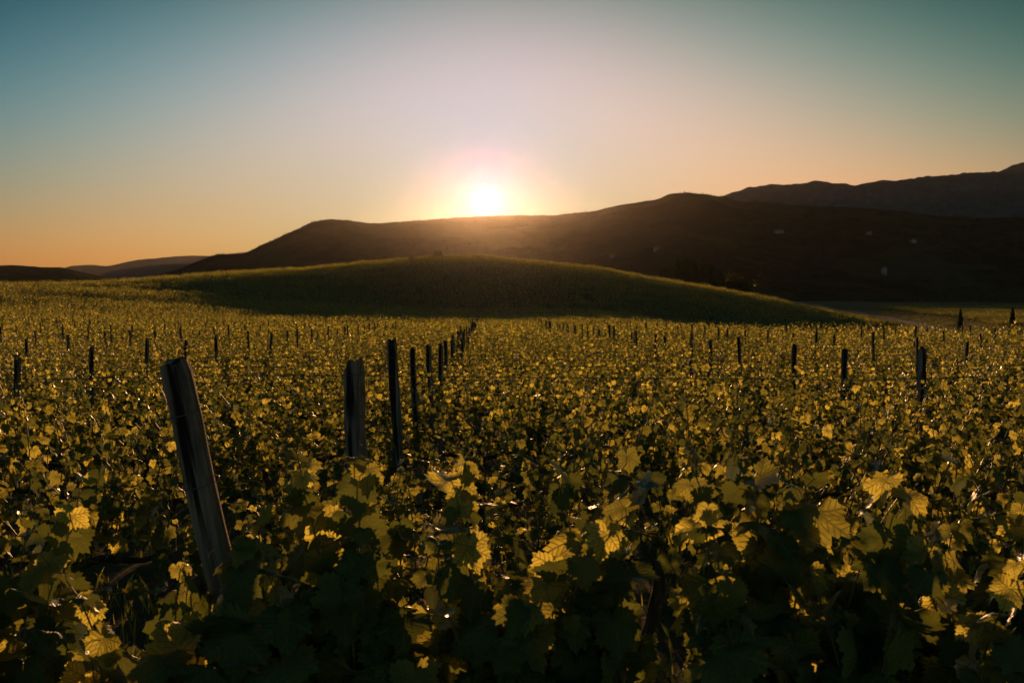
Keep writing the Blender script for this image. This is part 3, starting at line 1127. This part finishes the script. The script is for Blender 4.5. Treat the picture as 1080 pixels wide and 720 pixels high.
# ------------------------------------------------------------------ trees
def crown_mesh(seed, h, rad, kind, n=900):
    r = np.random.default_rng(seed)
    pos, nrm, tip, size = [], [], [], []
    cl = r.normal(0, 1, (26, 3))
    for _ in range(n):
        if kind == "conifer":
            t = r.random() ** 0.75
            z = h * (0.06 + 0.94 * t)
            rr3 = rad * (1 - t) ** 0.85 * (0.78 + 0.22 * math.sin(t * 38 + seed)) * r.uniform(0.45, 1.12) + 0.02 * h * r.random()
            a = r.uniform(0, 2 * math.pi)
            p = (rr3 * math.cos(a), rr3 * math.sin(a), z)
            nv = (math.cos(a) * 0.6, math.sin(a) * 0.6, r.uniform(0.2, 1))
            tv = (math.cos(a), math.sin(a), -0.5)
            s = h * r.uniform(0.028, 0.055)
        elif kind == "cypress":
            t = r.random()
            z = h * (0.04 + 0.96 * t)
            rr3 = rad * min(1, (1 - t) * 2.2) ** 0.7 * min(1, 0.55 + t * 2) * r.uniform(0.4, 1.1)
            a = r.uniform(0, 2 * math.pi)
            p = (rr3 * math.cos(a), rr3 * math.sin(a), z)
            nv = (math.cos(a), math.sin(a), r.uniform(-0.2, 0.5))
            tv = (0.2 * math.cos(a), 0.2 * math.sin(a), 1)
            s = h * r.uniform(0.02, 0.04)
        else:
            c = cl[r.integers(26)]
            c = c / np.linalg.norm(c) * 0.72
            d = r.normal(0, 0.22, 3) + c
            p = (d[0] * rad, d[1] * rad, h * 0.56 + d[2] * h * 0.42)
            nv = d + r.normal(0, 0.4, 3)
            tv = r.normal(0, 1, 3)
            s = h * r.uniform(0.03, 0.06)
        pos.append(p); nrm.append(nv); tip.append(tv); size.append(s)
    return build_leaves("crown", pos, nrm, tip, size, 1 if n > 300 else 2, M_TREE, r=r)


def trunk_mesh(seed, h, r0):
    r = np.random.default_rng(seed)
    g = Geo()
    zz = np.linspace(-0.3, h, 8)
    w = np.cumsum(r.normal(0, 0.03 * r0, (8, 2)), axis=0)
    g.tube(np.stack([w[:, 0], w[:, 1], zz], -1), np.linspace(r0, r0 * 0.2, 8), 7)
    for _ in range(9):
        z = r.uniform(0.25, 0.85) * h
        a = r.uniform(0, 6.28)
        L = (1 - z / h) * h * 0.3
        g.tube([(0, 0, z), (math.cos(a) * L * 0.5, math.sin(a) * L * 0.5, z + L * 0.2), (math.cos(a) * L, math.sin(a) * L, z + L * 0.3)], [r0 * 0.35, r0 * 0.2, r0 * 0.06], 4)
    return g.mesh("trunk", M_TRUNK)


def tree(name, x, y, z, crown, trunk, s, label, cat, group=None):
    t = empty(name, (x, y, z), random.uniform(0, 6))
    t.scale = (s, s, s)
    tag(t, label, cat, group)
    obj("trunk", trunk, t)
    obj("crown", crown, t)


CON = [(crown_mesh(600 + k, 10, 2.0 + 0.35 * k, "conifer", 1100), trunk_mesh(610 + k, 9.4, 0.2)) for k in range(4)]
RND = [(crown_mesh(620 + k, 8, 3.4, "round", 1100), trunk_mesh(630 + k, 6.2, 0.22)) for k in range(2)]
# a clump of dark conifers in the dip behind the mound
clump = [(676, 293, 275, 0), (688, 288, 268, 1), (697, 283, 281, 2), (706, 279, 272, 0), (715, 274, 284, 3), (724, 270, 276, 1), (733, 277, 270, 2), (742, 273, 283, 3), (751, 280, 275, 0), (760, 285, 269, 2), (770, 290, 279, 5), (782, 292, 273, 4)]
words12 = {5: "tallest pointed conifer in the dark clump behind the vineyard mound", 11: "round dark tree ending the conifer clump behind the mound", 7: "second tallest conifer in the dark clump behind the mound",
           0: "short conifer starting the dark clump above the mound's slope", 10: "rounded dark tree tucked between conifers and the clump's last tree"}
for k, (px, py, d, kd) in enumerate(clump):
    x = (px - 540) / FPX * d
    z = gz_at(x, d)
    top = CAMZ + (300 - py) / FPX * d
    cr, tk = CON[kd] if kd < 4 else RND[kd - 4]
    hgt = 10 if kd < 4 else 8
    tree("conifer_tree" if kd < 4 else "round_tree", x, d, z, cr, tk, max(0.4, (top - z) / hgt), words12.get(k, f"dark conifer, {ORD[k]} tree along the clump behind the mound counted from the sun"), "tree", "dark trees clumped behind the mound")
for (px, d, h, rad, seed, lab) in ((1013, 138, 4.3, 0.42, 640, "slender dark cypress beside the gravel track, the shorter of two"), (1068, 126, 5.0, 0.46, 641, "tall slender cypress nearest the field's right edge")):
    x = (px - 540) / FPX * d
    tree("cypress_tree", x, d, gz_at(x, d), crown_mesh(seed, h, rad, "cypress", 1000), trunk_mesh(seed, h * 0.85, 0.09), 1.0, lab, "tree", "slender cypresses by the track")
BUSH = crown_mesh(650, 1.9, 1.0, "round", 500), trunk_mesh(651, 1.3, 0.05)
for (px, d, s, lab) in ((435, 196, 0.85, "small round bush alone on the mound's skyline left of the sun"), (462, 203, 1.25, "bigger dark bush on the mound's skyline just under the sun")):
    x = (px - 540) / FPX * d
    tree("round_bush", x, d, gz_at(x, d), BUSH[0], BUSH[1], s, lab, "bush", "bushes on the mound's skyline")

# woods on the ridge: one mass
WOODS = [crown_mesh(660 + k, 7, 2.4, "round" if k % 2 else "conifer", 110) for k in range(4)]
pts, rot, scl, idx = [], [], [], []
Vm, Fm = MAIN
ncol = len(np.arange(90, 1300.1, 2.0))
crest_i = 21
ru = np.random.default_rng(21)
for _ in range(15000):
    c = ru.integers(0, ncol - 1)
    if ru.random() < 0.5:
        row = crest_i - ru.random() * 1.2
    else:
        row = crest_i * ru.random() ** 0.7
    a, fr = int(row), row - int(row)
    fr2 = ru.random()
    p = (Vm[a * ncol + c] * (1 - fr) + Vm[min(a + 1, crest_i) * ncol + c] * fr) * (1 - fr2) + (Vm[a * ncol + c + 1] * (1 - fr) + Vm[min(a + 1, crest_i) * ncol + c + 1] * fr) * fr2
    dens = noise.noise((p[0] * 0.006, p[1] * 0.006, 3.0))
    if row < crest_i - 1.3 and dens < -0.02:
        continue
    pts.append(p - [0, 0, 0.8]); rot.append(ru.uniform(0, 6)); s = ru.uniform(0.3, 0.65) if row < crest_i - 1.2 else ru.uniform(0.16, 0.42); scl.append((s, s, s)); idx.append(ru.integers(4))
scatter("woods", pts, rot, scl, idx, WOODS, "dark woods covering the ridge under the sun", "woods")

pts, rot, scl, idx = [], [], [], []
for _ in range(900):
    d, px = ru.uniform(430, 900), ru.uniform(600, 1250)
    x = (px - 540) / FPX * d
    if noise.noise((x * 0.012, d * 0.012, 9.0)) < 0.02 or track_dist(x, d) < 12:
        continue
    s = ru.uniform(0.3, 0.85)
    pts.append((x, d, gz_at(x, d) - 0.4)); rot.append(ru.uniform(0, 6)); scl.append((s, s, s)); idx.append(ru.integers(4))
scatter("thicket", pts, rot, scl, idx, WOODS, "dark thickets scattered over the valley floor past the strip", "thicket")

# ------------------------------------------------------------------ farmhouses on the far slope
def house(px, py, L, D_, H, roof, turn, label):
    d = Vector(((px - 540) / FPX, 1.0, (300 - py) / FPX)).normalized()
    hit = MAIN_BVH.ray_cast(Vector((0, 0, CAMZ)), d)[0]
    if hit is None:
        hit = GROUND_BVH.ray_cast(Vector((0, 0, CAMZ)), d)[0]
    if hit is None:
        return
    t = empty("farmhouse", hit + Vector((0, 0, -0.8)), turn)
    tag(t, label, "house", "pale farmhouses on the dark slope")
    g = Geo()
    g.box((-L / 2, -D_ / 2, -1.5), (L / 2, D_ / 2, H))
    obj("wall", g.mesh("wall", M_WALL, False), t)
    g = Geo()
    e, rh = 0.5, roof
    v = [(-L / 2 - e, -D_ / 2 - e, H), (L / 2 + e, -D_ / 2 - e, H), (L / 2 + e, D_ / 2 + e, H), (-L / 2 - e, D_ / 2 + e, H), (-L / 2 - e, 0, H + rh), (L / 2 + e, 0, H + rh)]
    v = [(a, b, c + 0.01) for a, b, c in v]
    g.quads(v, [(0, 1, 5, 4), (2, 3, 4, 5), (0, 4, 3, 3), (1, 2, 5, 5), (3, 2, 1, 0)])
    rf = obj("roof", g.mesh("roof", M_ROOF, False), t)
    g = Geo()
    g.box((L * 0.2, -0.4, H + rh * 0.5), (L * 0.2 + 0.8, 0.4, H + rh + 0.9))
    obj("chimney", g.mesh("chimney", M_WALL, False), rf)
    for k in range(max(2, int(L / 3.5))):
        x0 = -L / 2 + (k + 0.5) * L / max(2, int(L / 3.5))
        g = Geo()
        g.box((x0 - 0.5, -D_ / 2 - 0.03, 1.2), (x0 + 0.5, -D_ / 2 + 0.05, 2.7))
        obj("window", g.mesh("window", M_DARK, False), t)
    g = Geo()
    g.box((-0.55, -D_ / 2 - 0.04, -1.0), (0.55, -D_ / 2 + 0.05, 1.1))
    obj("door", g.mesh("door", M_DARK, False), t)


house(820, 246, 14, 7, 4.2, 1.8, 0.15, "long pale farmhouse on the dark slope, nearest the ridge's dome")
house(915, 248, 7, 6, 4.5, 1.6, -0.2, "small square pale house, middle one high on the dark slope")
house(961, 256, 8, 6, 4.5, 1.6, 0.3, "pale house standing alone, farthest right on the dark slope")
house(931, 289, 6, 6, 8.5, 1.8, 0.1, "tall narrow pale house low in the valley")
house(645, 272, 6, 5, 4.0, 1.4, 0.0, "tiny pale house above the mound, right of the sun glow")
house(692, 264, 7, 5, 4.0, 1.4, 0.25, "tiny pale house halfway up the ridge above the conifers")

# ------------------------------------------------------------------ the air
m_haze, N = new_mat("evening haze")
pv = N.new("ShaderNodeVolumePrincipled")
pv.inputs["Color"].default_value = (1.0, 0.65, 0.3, 1)
pv.inputs["Density"].default_value = 5.7e-6
pv.inputs["Anisotropy"].default_value = 0.932
pv2 = N.new("ShaderNodeVolumePrincipled")
pv2.inputs["Color"].default_value = (0.78, 0.86, 0.95, 1)
pv2.inputs["Density"].default_value = 1.2e-5
pv2.inputs["Anisotropy"].default_value = 0.25
av = N.new("ShaderNodeAddShader")
N.put(av.inputs[0], pv.outputs[0])
N.put(av.inputs[1], pv2.outputs[0])
surface(N, None, av.outputs[0])
g = Geo()
g.box((-7400, -7400, -44), (7400, 7400, 345))
haze = obj("haze", g.mesh("haze", m_haze, smooth=False))
tag(haze, "thin warm evening haze filling the valley air", "haze", kind="stuff")
